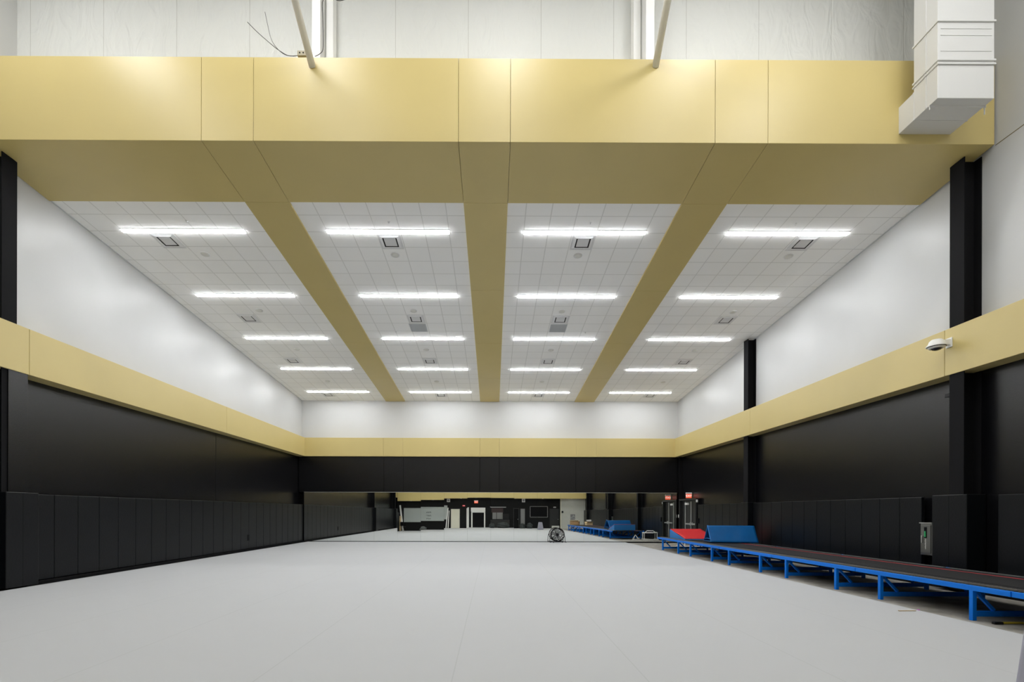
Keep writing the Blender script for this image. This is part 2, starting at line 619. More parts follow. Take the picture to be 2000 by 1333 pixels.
for i, y in enumerate((13.06, 16.08, 19.15, 22.7)):
    for k, x in enumerate(SX):
        lab = 'round ceiling speaker, %s row from the soffit, %s' % (ORD[i], BAYN[k])
        if i == 0 and k == 0:
            s.location = (x, y, zc(y)); s['label'] = lab
        else:
            dup(s, (x, y, zc(y)), lab)
for k, (x, lab) in enumerate(((-2.68, 'grey square return grille, between first and middle gold beams'), (2.31, 'grey square return grille, between middle and last gold beams'))):
    r = thing('return_grille', lab, 'vent', (x, 17.28, zc(17.28)), ROT, 'grey return grilles')
    ring(MB(), 0.275, 0.30, -0.01, 0).build('frame', M['grille'], r)
    b = MB().box(-0.275, 0.275, -0.275, 0.275, -0.003, 0)
    for j in range(22):
        b.bar((-0.275, -0.262 + j * 0.025, -0.006), (0.275, -0.262 + j * 0.025, -0.006), 0.004, 0.006)
    b.build('grid', M['grille'], r)
# small sprinkler heads
SPK = ((-7.45, 11.75, 'first row, beside the plain long wall'), (-2.55, 11.75, 'first row, between first and middle gold beams'), (2.35, 11.75, 'first row, between middle and last gold beams'),
       (7.35, 11.75, 'first row, beside the trampoline wall'), (-3.55, 17.6, 'beside the grey grille between first and middle beams'), (3.35, 17.6, 'beside the grey grille between middle and last beams'))
for x, y, lb in SPK:
    o = MB().lathe([(0.035, 0), (0.035, -0.006), (0.012, -0.01), (0.012, -0.03), (0.02, -0.032), (0.02, -0.036)], seg=12).build('sprinkler', M['vent'])
    o.location = (x, y, zc(y))
    tag(o, 'small white ceiling sprinkler, ' + lb, 'sprinkler', 'ceiling sprinklers')

# ------------------------------------------------------------------ high bay lights over the front of the hall
h = thing('high_bay_light', '', 'light', group='high bay lights')
MB().box(-0.62, 0.62, -0.19, 0.19, 0.0, 0.07).build('housing', M['white_metal'], h, bevel=0.01)
MB().box(-0.60, 0.60, -0.17, 0.17, -0.06, 0.0).build('diffuser', M['bayled'], h)
b = MB()
for sx in (-0.5, 0.5):
    b.tube([(sx, 0, 0.07), (sx, 0, 0.80)], 0.006, 6)
b.build('hanger', M['white_metal'], h)
hb = [(x, 7.2, '%s in the row before the fascia, from the plain wall' % ORD[k]) for k, x in enumerate((-8.6, -4.2, 0.3, 4.75))]
hb += [(x, 3.2, '%s in the row over the camera, from the plain wall' % ORD[k]) for k, x in enumerate((-8.6, -4.2, 0.3, 4.75))]
hb += [(7.3, 5.2, 'added before the duct to brighten it and the trampoline wall'), (8.6, 2.6, 'added over the camera to brighten the trampoline wall')]  # two unseen lamps added only to brighten the trampoline wall and the duct
for k, (x, y, lb) in enumerate(hb):
    lab = 'white high bay roof light, ' + lb
    if k == 0:
        h.location = (x, y, ROOF - 0.80); h['label'] = lab
    else:
        dup(h, (x, y, ROOF - 0.80), lab)

# ------------------------------------------------------------------ pipe braces meeting the fascia
def px(xx, yy, d):
    """point at depth d seen at photo pixel (xx, yy)"""
    return Vector(((xx - 966) * d / 944, d, CAM_H + (1000 - yy) * d / 944))
for (a, c, lab) in (((611, 130, 9.40), (576.5, 0, 8.7), 'white pipe brace landing on the fascia beside the cable bundle'),
                    ((1282, 126, 9.40), (1305, 0, 8.7), 'white pipe brace landing on the fascia between cable bundle and duct')):
    p, q = px(*a), px(*c)
    e = p + (q - p) * ((ROOF - p.z) / (q.z - p.z))
    o = MB().tube([p + (p - q) * 0.03, e], 0.064, 20).build('pipe_brace', M['white_metal'], origin=p, smooth=True)
    tag(o, lab, 'pipe')

# junction box and loose cables on top of the fascia
j = thing('junction_box', 'tan metal junction box with two holes on the fascia top', 'electrical box', px(592, 108, 9.5))
MB().box(-0.09, 0.09, -0.03, 0.03, -0.05, 0.045).build('box', M['jbox'], j, bevel=0.004)
for dx in (-0.04, 0.03):
    MB().lathe([(0.014, 0), (0.014, -0.006)], (dx, -0.03, 0.0), (0, 1, 0), 12).build('knockout', M['black_matte'], j)
def cable(pts, r, lab, group=None):
    P = [px(*p) for p in pts]
    # smooth by Catmull-Rom
    out = []
    for i in range(len(P) - 1):
        p0, p1, p2, p3 = P[max(i - 1, 0)], P[i], P[i + 1], P[min(i + 2, len(P) - 1)]
        for s_ in range(5):
            u = s_ / 5
            out.append(0.5 * ((2 * p1) + (p2 - p0) * u + (2 * p0 - 5 * p1 + 4 * p2 - p3) * u * u + (3 * p1 - p0 - 3 * p2 + p3) * u ** 3))
    out.append(P[-1])
    o = MB().tube(out, r, 6).build('cable', M['cable'], origin=P[0], smooth=True)
    return tag(o, lab, 'cable', group)
cable([(485, 46, 9.9), (505, 66, 9.9), (535, 92, 9.8), (550, 103, 9.7), (565, 111, 9.6), (583, 111, 9.55)], 0.006, 'longer loose grey cable curling up from the junction box')
cable([(519, 26, 9.9), (524, 50, 9.9), (531, 78, 9.85), (542, 96, 9.75), (558, 109, 9.6), (576, 112, 9.55)], 0.005, 'shorter steeper loose cable rising from the junction box')
cable([(617, 112, 9.6), (626, 107, 9.7), (632, 98, 9.8), (632.5, 70, 9.8), (631.5, 35, 9.8), (632, 2, 9.8), (650, -1, 9.8), (665, 3, 9.8), (690, -4, 9.8)], 0.007, 'dark cable bundle running up the white post')

# ------------------------------------------------------------------ big white duct
DX0, DX1, DYN, DYF, DZ = 7.89, 8.90, 8.57, 9.06, 8.99
d = thing('air_duct', 'large white rectangular air duct dropping in front of the gold fascia', 'duct', (8.4, 8.8, DZ))
O = (8.4, 8.8, DZ)
b = MB().box(DX0, DX1, DYN, DYF, DZ, ROOF)
b.build('vertical_run', M['duct_white'], d, origin=O, bevel=0.006)
b = MB().box(DX0, DX1, DYF, FAS_Y - 0.012, DZ, DZ + 0.52)
b.build('elbow', M['duct_white'], d, origin=O, bevel=0.006)
for zz, hh in ((CAM_H + 8.75, 0.035), (CAM_H + 8.055, 0.035), (CAM_H + 7.985, 0.03)):
    MB().box(DX0 - 0.018, DX1 + 0.018, DYN - 0.022, DYF + 0.018, zz - hh / 2, zz + hh / 2).build('flange', M['duct_white'], d, origin=O, bevel=0.005)
for zz in (CAM_H + 8.5, CAM_H + 8.22, CAM_H + 8.62):
    MB().box(DX0 + 0.05, DX1 - 0.05, DYN - 0.006, DYN, zz - 0.006, zz + 0.006).build('stiffener_bead', M['duct_white'], d, origin=O)
MB().box(DX0 - 0.008, DX0, 8.80, 8.82, DZ + 0.02, ROOF - 0.01).build('side_seam', M['duct_white'], d, origin=O)
b = MB()
for k in range(24):
    xx = DX0 + 0.03 + k * 0.041
    b.box(xx, xx + 0.022, 8.735, 8.75, DZ - 0.012, DZ - 0.002)
b.build('slotted_edge', M['duct_gap'], d, origin=O)
b = MB()
b.box(DX0 - 0.01, DX1 + 0.01, 8.72, 8.735, DZ - 0.035, DZ)
b.box(DX1 - 0.02, DX1 - 0.008, 8.72, 8.735, DZ - 0.16, DZ)
b.box(DX0 - 0.006, DX0 + 0.006, 8.72, 8.735, DZ - 0.08, DZ)
b.build('hanger_strap', M['duct_white'], d, origin=O)
MB().box(DX0 - 0.006, DX1 + 0.006, 9.055, 9.075, DZ - 0.006, DZ + 0.525).build('joint', M['duct_white'], d, origin=O)

# ------------------------------------------------------------------ steel columns
def column(name, x, y, sgn, z1, lab, grp):
    """H column; sgn = direction from the wall into the room"""
    b = MB()
    w2 = 0.155
    b.box(min(x, x + sgn * 0.02), max(x, x + sgn * 0.02), y - w2, y + w2, 0, z1)
    xw = XR if sgn < 0 else XL
    b.box(min(x, xw), max(x, xw), y - 0.008, y + 0.008, 0, z1)
    b.box(min(xw - 0, xw + sgn * 0.02), max(xw, xw + sgn * 0.02), y - w2, y + w2, 0, z1)
    o = b.build(name, M['black_matte'], bevel=0.003, segs=1)
    return tag(o, lab, 'column', grp)
column('steel_column', 9.46, 9.82, -1, zc(9.82) - 0.05, 'black steel column beside the steel wall cabinet', 'black steel columns')
column('steel_column', 9.52, 18.15, -1, zc(18.15) - 0.02, 'black steel column between the wedge mats and the trampoline wall', 'black steel columns')
column('steel_column', 9.47, 1.4, -1, 8, 'black steel column of the trampoline wall, beside the end sections, seen mirrored', 'black steel columns')
column('steel_column', -9.80, 9.80, 1, zc(9.8) - 0.05, 'black steel column of the plain long wall under the soffit', 'black steel columns')
column('steel_column', -9.80, 1.4, 1, 8, 'black steel column of the plain long wall, seen only mirrored', 'black steel columns')
# black boxed lower part of the columns below the band
struct(MB().box(XL, -9.76, 9.76, 10.17, 0, BAND0).build('wall_pier', M['black_wall'], bevel=0.004))
# little black box on the column
o = MB().box(9.46, 9.56, 9.985, 10.10, 4.02, 4.10).build('sensor_box', M['black_metal'], origin=(9.5, 10.05, 4.05), bevel=0.006)
tag(o, 'small black box beside the steel column just under the gold band', 'sensor')
# column bolts
# ------------------------------------------------------------------ wall pads
def pad_mesh(y0, y1, face, thick, sgn, top=PADT, bot=0.10):
    g = 0.004
    xw = face - sgn * thick
    b = MB().box(min(face, xw), max(face, xw), y0 + g, y1 - g, bot, top)
    return b
def place_pads(face, sgn, rng, lab, grp):
    proto = None
    for y0, y1 in rng:
        c = Vector((face, (y0 + y1) / 2, 0.10))
        if proto is not None and abs((y1 - y0) - proto[1]) < 1e-4:
            o = proto[0].copy()
            COL.objects.link(o)
            o.location = c
        else:
            o = pad_mesh(y0, y1, face, 0.075, sgn).build('wall_pad', M['black_pad'], origin=c, bevel=0.012, segs=3)
            if proto is None:
                proto = (o, y1 - y0)
        tag(o, lab, 'wall pad', grp)
def runs(a, z, n):
    st = (z - a) / n
    return [(a + i * st, a + (i + 1) * st) for i in range(n)]
place_pads(-9.85, 1, runs(10.27, 25.09, 24), 'black vinyl wall pad along the plain long wall', 'pads on the plain long wall')
place_pads(-9.85, 1, runs(1.85, 9.17, 12), 'black vinyl wall pad on the plain long wall, seen only in the mirrors', 'mirrored pads on the plain long wall')
place_pads(-9.85, 1, runs(-1.0, 0.83, 3), 'black vinyl wall pad on the plain long wall, seen only in the mirrors', 'mirrored pads on the plain long wall')
place_pads(9.64, -1, runs(10.84, 17.88, 12), 'black vinyl wall pad behind the trampolines, mirror side of the steel cabinet', 'pads behind the trampolines')
place_pads(9.64, -1, runs(18.44, 22.7, 7), 'black vinyl wall pad between the exit door and the thin black column', 'pads beside the exit door')
place_pads(9.64, -1, runs(1.85, 9.2, 12), 'black vinyl wall pad behind the trampolines, camera side of the black column', 'pads on the camera side of the column')
place_pads(9.64, -1, runs(-1.0, 0.9, 3), 'black vinyl wall pad behind the trampolines, camera side of the black column', 'pads on the camera side of the column')
# pads wrapped round columns
def wrap(x0, x1, y0, y1, lab):
    o = MB().box(x0, x1, y0, y1, 0.06, PADT + 0.02).build('column_pad', M['black_pad'], origin=((x0 + x1) / 2, (y0 + y1) / 2, 0.06), bevel=0.014, segs=3)
    s = MB().box(x0 - 0.001, x1 + 0.001, (y0 + y1) / 2 - 0.003, (y0 + y1) / 2 + 0.003, 0.07, PADT).build('seam', M['black_matte'], o, origin=((x0 + x1) / 2, (y0 + y1) / 2, 0.06))
    tag(o, lab, 'wall pad', 'column pads')
wrap(XL + 0.005, -9.60, 9.56, 10.25, 'black vinyl pad wrapping the boxed column of the plain wall')
wrap(9.40, 9.785, 9.56, 10.32, 'black vinyl pad wrapping the column beside the steel cabinet')
wrap(9.45, 9.785, 17.9, 18.42, 'black vinyl pad wrapping the thin column behind the wedge mats')
wrap(9.40, 9.785, 1.05, 1.75, 'black vinyl pad wrapping the mirrored column by the trampoline end')
wrap(XL + 0.005, -9.60, 1.05, 1.75, 'black vinyl pad wrapping the mirrored column of the plain wall')
# baseboards
struct(MB().box(XL, -9.80, YB, 25.05, 0, 0.085).build('baseboard_left', M['black_matte']))
struct(MB().box(9.62, XR, YB, 22.8, 0, 0.085).build('baseboard_right', M['black_matte']))
# ------------------------------------------------------------------ floor mat
o = MB().box(-9.60, 6.87, YB + 0.05, YM - 0.04, 0.0, 0.035).build('floor_mat', M['mat_floor'], origin=(1.45, 0, 0), bevel=0.008)
tag(o, 'huge pale grey foam gym mat covering most of the floor', 'floor mat')
struct(MB().box(XL, XR, YM - 0.035, YM + 0.1, 0, 0.06).build('baseboard_far', M['black_matte']))
struct(MB().box(-9.80, -9.66, 9.0, 25.0, 0, 0.012).build('trim_7', M['black_matte']))

# ------------------------------------------------------------------ mirrors on the far wall
MX0, MX1 = -9.80, 9.56
PITCH = {4: .0092, 5: .0068, 6: .0036, 7: .0021, 8: .0026, 9: .0036, 10: .0036, 11: .0038, 12: .0036, 13: .0058, 14: .0058, 15: .0026}
YAW = {13: .0050, 14: .0056, 4: -.0008, 3: -.0015}
mw = (MX1 - MX0) / 16
for i in range(16):
    xa = MX0 + i * mw
    xc = xa + mw / 2
    o = MB().box(-mw / 2 + 0.0015, mw / 2 - 0.0015, 0, 0.006, -1.27, 1.27).build('mirror_panel', M['mirror'])
    o.location = (xc, YM + 0.01, 1.335)
    # leaning back a hair, each a little differently
    o.rotation_euler = (PITCH.get(i, 0.0020) * -1, 0, -YAW.get(i, 0))
    tag(o, 'tall frameless wall mirror, %s' % ('first from the plain wall corner' if i == 0 else 'last, in the exit door corner' if i == 15 else 'panel %s of the row counted from the plain wall corner' % ('second third fourth fifth sixth seventh eighth ninth tenth eleventh twelfth thirteenth fourteenth fifteenth'.split()[i - 1])), 'mirror', 'wall mirrors')
struct(MB().box(MX0, MX1, YM - 0.012, YM + 0.06, 2.597, 2.615).build('trim_8', M['steel_trim']))

# ------------------------------------------------------------------ trampolines (six joined sections)
TX0, TX1, TH = 7.155, 9.10, 0.52
PIT = 2.87
Y_T = [3.78 + PIT * i for i in range(6)]
tw = TX1 - TX0
T = thing('trampoline', '', 'trampoline', group='joined trampoline sections')
g = 0.008
for x in (0.03, tw - 0.03):
    MB().box(x - 0.03, x + 0.03, g, PIT - g, TH - 0.075, TH).build('side_rail', M['blue_steel'], T, bevel=0.004)
for yy in (0.56, PIT - 0.59):
    for x in (0.03, tw - 0.03):
        MB().box(x - 0.03, x + 0.03, yy - 0.03, yy + 0.03, 0, TH - 0.075).build('leg', M['blue_steel'], T, bevel=0.003)
    MB().box(0.06, tw - 0.06, yy - 0.025, yy + 0.025, 0.06, 0.14).build('cross_bar', M['blue_steel'], T, bevel=0.003)
    MB().bar((0.07, yy, TH - 0.09), (0.34, yy, 0.15), 0.04, 0.04).build('brace', M['blue_steel'], T)
    MB().bar((tw - 0.07, yy, TH - 0.09), (tw - 0.34, yy, 0.15), 0.04, 0.04).build('brace', M['blue_steel'], T)
MB().box(0.50, 1.50, 0.0, PIT, TH - 0.012, TH + 0.002).build('bed', M['bed'], T)
MB().box(1.51, 1.55, 0.0, PIT, TH - 0.008, TH + 0.004).build('red_edge_line', M['red_tape'], T)
b = MB()
n = 44
for k in range(n):
    y = 0.05 + (PIT - 0.1) * k / (n - 1)
    b.tube([(0.05, y, TH + 0.004), (0.15, y + 0.018, TH + 0.010), (0.27, y, TH + 0.004)], 0.0075, 5)
o = b.build('bungee_lacing', M['rope_light'], T)
MB().box(0.06, 0.50, g, PIT - g, TH - 0.02, TH - 0.004).build('edge_pad', M['bed'], T)
MB().box(1.55, tw - 0.06, g, PIT - g, TH - 0.02, TH - 0.002).build('edge_pad', M['bed'], T)
MB().box(1.78, 1.84, 0.05, PIT - 0.05, TH + 0.0, TH + 0.012).build('bungee_lacing', M['rope'], T)
TL = ['blue framed trampoline section at the end by the cardboard box', 'blue framed trampoline section, fifth in the row from the mirror end',
      'blue framed trampoline section below the stainless wall cabinet', 'blue framed trampoline section between the cabinet and the tent mat',
      'blue framed trampoline section carrying the folded blue tent mat', 'blue framed trampoline section carrying the red wedge at the mirror end']
for i, y in enumerate(Y_T):
    if i == 0:
        T.location = (TX0, y, 0); T['label'] = TL[0]
    else:
        dup(T, (TX0, y, 0), TL[i])

# red and blue wedge mat
W = thing('wedge_mat', 'red topped blue wedge mat on the trampoline end by the mirrors', 'wedge mat', (7.45, 18.75, TH + 0.004))
b = MB().prism([(0, 0, 0.03), (0, 0, 0), (0, 1.6, 0), (0, 1.6, 0.36)], (1.3, 0, 0))
b.build('foam_body', M['blue_vinyl_light'], W, bevel=0.012)
nx, ny = 14, 14
vs, fs = [], []
for jy in range(ny + 1):
    for ix in range(nx + 1):
        u, vv = ix / nx, jy / ny
        zz = 0.03 + vv * 0.33 + 0.008
        sag = -0.025 * math.sin(PI * u) * vv + 0.006 * math.sin(9 * u + 5 * vv) * math.sin(PI * vv)
        vs.append((0.012 + u * 1.276, 0.01 + vv * 1.585, zz + max(sag, -0.006) + 0.004))
for jy in range(ny):
    for ix in range(nx):
        a = jy * (nx + 1) + ix
        fs.append((a, a + 1, a + nx + 2, a + nx + 1))
o = MB().add(vs, fs).build('red_top', M['red_vinyl'], W, smooth=True)
sm = o.modifiers.new('thick', 'SOLIDIFY'); sm.thickness = 0.012

# blue folding mat stood up like a tent
F = thing('folding_mat', 'blue folding mat stood up like a tent across the trampoline', 'folding mat', (7.66, 16.95, TH + 0.04), (0, 0, -0.13))
def wavy_panel(p00, p10, p01, p11, amp, seed):
    r = random.Random(seed)
    ph = [r.uniform(0, 6) for _ in range(4)]
    p00, p10, p01, p11 = map(Vector, (p00, p10, p01, p11))
    nrm = (p10 - p00).cross(p01 - p00).normalized()
    vs, fs = [], []
    n1, n2 = 24, 10
    for jj in range(n2 + 1):
        for ii in range(n1 + 1):
            u, vv = ii / n1, jj / n2
            p = p00.lerp(p10, u).lerp(p01.lerp(p11, u), vv)
            e = math.sin(PI * u) * math.sin(PI * vv)
            p = p + nrm * amp * e * (math.sin(7 * u + ph[0] + 3 * vv) + 0.6 * math.sin(15 * u - 4 * vv + ph[1]))
            vs.append(p)
    for jj in range(n2):
        for ii in range(n1):
            a = jj * (n1 + 1) + ii
            fs.append((a, a + 1, a + n1 + 2, a + n1 + 1))
    return MB().add(vs, fs)
L1 = 1.58
for nm, q, sd in (('front_panel', ((0, 0, 0), (L1, 0, 0), (0, 0.40, 0.57), (L1, 0.40, 0.57)), 1),
                  ('rear_panel', ((L1, 0.86, 0), (0, 0.86, 0), (L1, 0.44, 0.57), (0, 0.44, 0.57)), 2),
                  ('base_panel', ((0, 0.84, 0.03), (L1, 0.84, 0.03), (0, 0.03, 0.03), (L1, 0.03, 0.03)), 3)):
    o = wavy_panel(*q, 0.010 if nm != 'base_panel' else 0.0, sd).build(nm, M['blue_vinyl'], F, smooth=True)
    sm = o.modifiers.new('thick', 'SOLIDIFY'); sm.thickness = 0.04; sm.offset = -1
b = MB()
b.tube([(-0.004, 0.0, 0.012), (-0.004, 0.40, 0.575)], 0.012, 6).tube([(-0.004, 0.05, 0.10), (-0.004, 0.40, 0.12), (-0.004, 0.78, 0.08)], 0.010, 6)
b.build('piping', M['blue_vinyl_light'], F)

# white metal frame beyond the trampoline end
C = thing('metal_trolley', 'low white metal frame on the concrete beyond the trampoline end', 'trolley', (8.72, 21.95, 0), (0, 0, 0.1))
b = MB()
for x in (0, 0.75):
    b.tube([(x, 0, 0.03), (x, 0, 0.42), (x, 0.5, 0.42), (x, 0.5, 0.03)], 0.022, 8)
b.build('side_frame', M['white_metal'], C)
MB().box(-0.03, 0.78, -0.03, 0.53, 0.42, 0.46).build('top_plate', M['white_metal'], C, bevel=0.01)
MB().tube([(0.1, 0.25, 0.46), (0.2, 0.25, 0.56), (0.55, 0.25, 0.56), (0.68, 0.25, 0.46)], 0.018, 8).build('handle', M['white_metal'], C, smooth=True)
MB().bar((-0.08, 0, 0.04), (0.83, 0, 0.04), 0.05, 0.05).bar((-0.08, 0.5, 0.04), (0.83, 0.5, 0.04), 0.05, 0.05).build('base_bar', M['white_metal'], C)
A = thing('folding_stand', 'small white A-shaped metal stand on the concrete behind the trampoline end', 'stand', (8.40, 21.55, 0))
b = MB()
b.tube([(-0.17, 0, 0.02), (0.0, 0.03, 0.30), (0.17, 0, 0.02)], 0.016, 6)
b.tube([(-0.17, 0.25, 0.02), (0.0, 0.03, 0.30), (0.17, 0.25, 0.02)], 0.016, 6)
b.tube([(-0.17, 0, 0.02), (0.17, 0, 0.02)], 0.012, 6)
b.build('leg_frame', M['white_metal'], A)
b = MB().tube([(-0.15, 0.12, 0.03), (0.15, 0.12, 0.03)], 0.02, 6)
b.build('stretcher', M['white_metal'], A)

# ------------------------------------------------------------------ drum fan in front of the mirrors
FX, FY = 3.30, 24.72
fan = thing('drum_fan', 'black drum floor fan standing in front of the mirrors', 'fan', (FX, FY, 0.035), (0, 0, 0.12))
R = 0.335
zc_f = 0.40
b = MB()
for yy in (-0.10, 0.10):
    b.tube([(R * math.cos(a), yy, zc_f + R * math.sin(a)) for a in [2 * PI * k / 36 for k in range(36)]], 0.019, 8, closed=True)
for rr in (0.10, 0.19, 0.27):
    b.tube([(rr * math.cos(a), -0.125 + 0.02 * rr, zc_f + rr * math.sin(a)) for a in [2 * PI * k / 28 for k in range(28)]], 0.004, 5, closed=True)
for k in range(14):
    a = 2 * PI * k / 14
    b.tube([(0.04 * math.cos(a), -0.13, zc_f + 0.04 * math.sin(a)), (R * math.cos(a), -0.10, zc_f + R * math.sin(a))], 0.004, 5)
for k in range(8):
    a = 2 * PI * (k + .5) / 8
    b.tube([(R * math.cos(a), -0.10, zc_f + R * math.sin(a)), (R * math.cos(a), 0.10, zc_f + R * math.sin(a))], 0.006, 5)
b.build('cage', M['black_matte'], fan, smooth=True)
for k in range(5):
    a = 2 * PI * k / 5 + 0.4
    pts_f = []
    for (rr, da, yy) in ((0.06, -0.35, -0.03), (0.29, -0.38, -0.05), (0.305, 0.0, 0.0), (0.28, 0.28, 0.045), (0.06, 0.4, 0.03)):
        pts_f.append((rr * math.cos(a + da), yy, zc_f + rr * math.sin(a + da)))
    MB().prism(pts_f, (0, 0.006, 0)).build('blade', M['fan_blade'], fan)
MB().lathe([(0.07, -0.06), (0.075, 0.0), (0.07, 0.12), (0.04, 0.15)], (0, 0, zc_f), (0, 1, 0), 20).build('motor', M['black_metal'], fan, smooth=True)
b = MB()
for sx in (-1, 1):
    b.tube([(sx * 0.36, 0, zc_f), (sx * 0.39, 0, 0.30), (sx * 0.40, 0, 0.03), (sx * 0.40, -0.22, 0.02)], 0.014, 8)
    b.tube([(sx * 0.40, 0, 0.03), (sx * 0.40, 0.22, 0.02)], 0.014, 8)
    b.tube([(sx * 0.33, 0, zc_f), (sx * 0.37, 0, zc_f)], 0.02, 8)
b.tube([(-0.40, 0, 0.03), (0.40, 0, 0.03)], 0.014, 8)
b.build('stand', M['black_matte'], fan, smooth=True)
for sx in (-1, 1):
    MB().lathe([(0.02, 0), (0.02, 0.03)], (sx * 0.23, -0.1, 0.0), (0, 0, 1), 10).build('rubber_foot', M['black_matte'], fan)

# ------------------------------------------------------------------ right wall: exit door, sign, cabinet, camera
DY0, DY1, DH = 22.95, 24.85, 2.19
dr = thing('door_1', 'black double exit door with push bar in the mirror corner', 'door', (9.72, (DY0 + DY1) / 2, 0))
dr['kind'] = 'structure'
O = (9.72, (DY0 + DY1) / 2, 0)
b = MB()
b.box(9.60, XR, DY0 - 0.08, DY0, 0, DH + 0.08).box(9.60, XR, DY1, DY1 + 0.08, 0, DH + 0.08).box(9.60, XR, DY0, DY1, DH, DH + 0.08)
b.build('frame', M['door_black'], dr, origin=O, bevel=0.004)
ym = (DY0 + DY1) / 2
for a, c in ((DY0 + 0.01, ym - 0.005), (ym + 0.005, DY1 - 0.01)):
    MB().box(9.73, 9.78, a, c, 0.01, DH - 0.005).build('leaf', M['door_black'], dr, origin=O, bevel=0.003)
for yy in (ym - 0.28, ym + 0.42):
    MB().tube([(9.69, yy, 0.05), (9.69, yy, DH - 0.06)], 0.022, 8).build('vertical_rod', M['aluminium'], dr, origin=O)
b = MB().box(9.64, 9.69, DY0 + 0.1, DY1 - 0.65, 0.99, 1.06)
b.box(9.62, 9.73, ym - 0.40, ym - 0.30, 0.95, 1.12)
b.build('push_bar', M['aluminium'], dr, origin=O, bevel=0.008)
MB().box(9.64, 9.73, ym + 0.05, ym + 0.38, DH - 0.22, DH - 0.12).build('door_closer', M['sign_white'], dr, origin=O, bevel=0.008)

def exit_sign(loc, face_dir, wd, ht, lab, m_face, group, canopy=True, text_h=None):
    """face_dir: unit vector the lettered face looks at"""
    e = thing('exit_sign', lab, 'exit sign', loc, (0, 0, math.atan2(face_dir[1], face_dir[0]) + PI / 2), group)
    MB().box(-wd / 2, wd / 2, -0.022, 0.022, -ht / 2, ht / 2).build('face', m_face, e, bevel=0.004)
    if canopy:
        MB().box(-wd / 2 * 1.06, wd / 2 * 1.06, -0.035, 0.035, ht / 2, ht / 2 + ht * 0.36).build('canopy', M['sign_white'], e, bevel=0.004)
    for sg in (-1, 1):
        cu = bpy.data.curves.new('exit_text', 'FONT')
        cu.body = 'EXIT'
        cu.align_x = 'CENTER'; cu.align_y = 'CENTER'
        cu.size = text_h or ht * 0.72
        cu.extrude = 0.002
        to = bpy.data.objects.new('tmp_text', cu)
        COL.objects.link(to)
        dg = bpy.context.evaluated_depsgraph_get()
        me = bpy.data.meshes.new_from_object(to.evaluated_get(dg))
        bpy.data.objects.remove(to)
        lo = bpy.data.objects.new('lettering', me)
        me.materials.clear(); me.materials.append(M['sign_letter'])
        COL.objects.link(lo)
        lo.parent = e
        lo.location = (0, sg * 0.024, 0)
        lo.rotation_euler = (PI / 2, 0, 0 if sg < 0 else PI)
    return e
exit_sign((9.61, 23.70, 2.40), (0, -1), 0.27, 0.20, 'lit red EXIT sign projecting above the black double door', M['sign_red'], None)
o = MB().box(9.60, 9.63, 24.97, 25.03, 1.32, 1.48).build('light_switch', M['sign_white'], origin=(9.62, 25.0, 1.32), bevel=0.004)
tag(o, 'white wall switch between the exit door and the mirrors', 'switch')
struct(MB().box(9.63, XR, 24.93, 25.08, 0, BAND0).build('wall_return', M['black_wall']))
struct(MB().box(9.66, XR, 22.72, 22.87, 0, PADT + 0.3).build('wall_jamb', M['black_wall']))
o = MB().box(9.60, 9.66, 22.55, 22.68, 1.08, 1.32).build('wall_outlet', M['black_matte'], origin=(9.63, 22.6, 1.08), bevel=0.004)
tag(o, 'black recessed wall box in the pad beside the exit door', 'outlet')
o = MB().box(-9.86, -9.838, 19.42, 19.56, 0.42, 0.66).build('wall_outlet', M['black_matte'], origin=(-9.85, 19.5, 0.42), bevel=0.003)
tag(o, 'small black outlet opening low in the pads of the plain wall', 'outlet')
# small white bracket above the pads at the door
o = MB().box(9.60, 9.72, 22.78, 22.84, 2.08, 2.2).build('strike_sensor', M['sign_white'], origin=(9.66, 22.8, 2.1), bevel=0.01)
tag(o, 'small pale sensor at the top corner of the exit door frame', 'sensor')

# stainless cabinet
CB = thing('steel_cabinet', 'stainless steel wall cabinet with latch and green handle slot', 'cabinet', (9.80, 10.70, 0.67))
O = (9.80, 10.70, 0.67)
MB().box(9.60, 9.795, 10.53, 10.82, 0.67, 1.37).build('body', M['stainless'], CB, origin=O, bevel=0.006)
MB().box(9.575, 9.795, 10.52, 10.83, 1.37, 1.39).build('drip_hood', M['steel_trim'], CB, origin=O)
dd = MB().box(9.585, 9.60, 10.555, 10.795, 0.71, 1.34).build('door', M['stainless'], CB, origin=O, bevel=0.005)
MB().box(9.575, 9.588, 10.65, 10.705, 1.05, 1.29).build('slot', M['black_matte'], dd, origin=O)
MB().box(9.566, 9.578, 10.66, 10.695, 1.07, 1.20).build('green_handle', M['green_plastic'], dd, origin=O, bevel=0.004)
MB().box(9.565, 9.585, 10.745, 10.78, 0.94, 1.10).build('latch', M['steel_trim'], dd, origin=O, bevel=0.006)
b = MB()
for k in range(7):
    zz = 1.02 - k * 0.034
    b.box(9.581, 9.5846, 10.665, 10.665 + 0.016 + 0.008 * (k % 2), zz - 0.012, zz + 0.008)
b.build('warning_print', M['sign_white'], dd, origin=O)

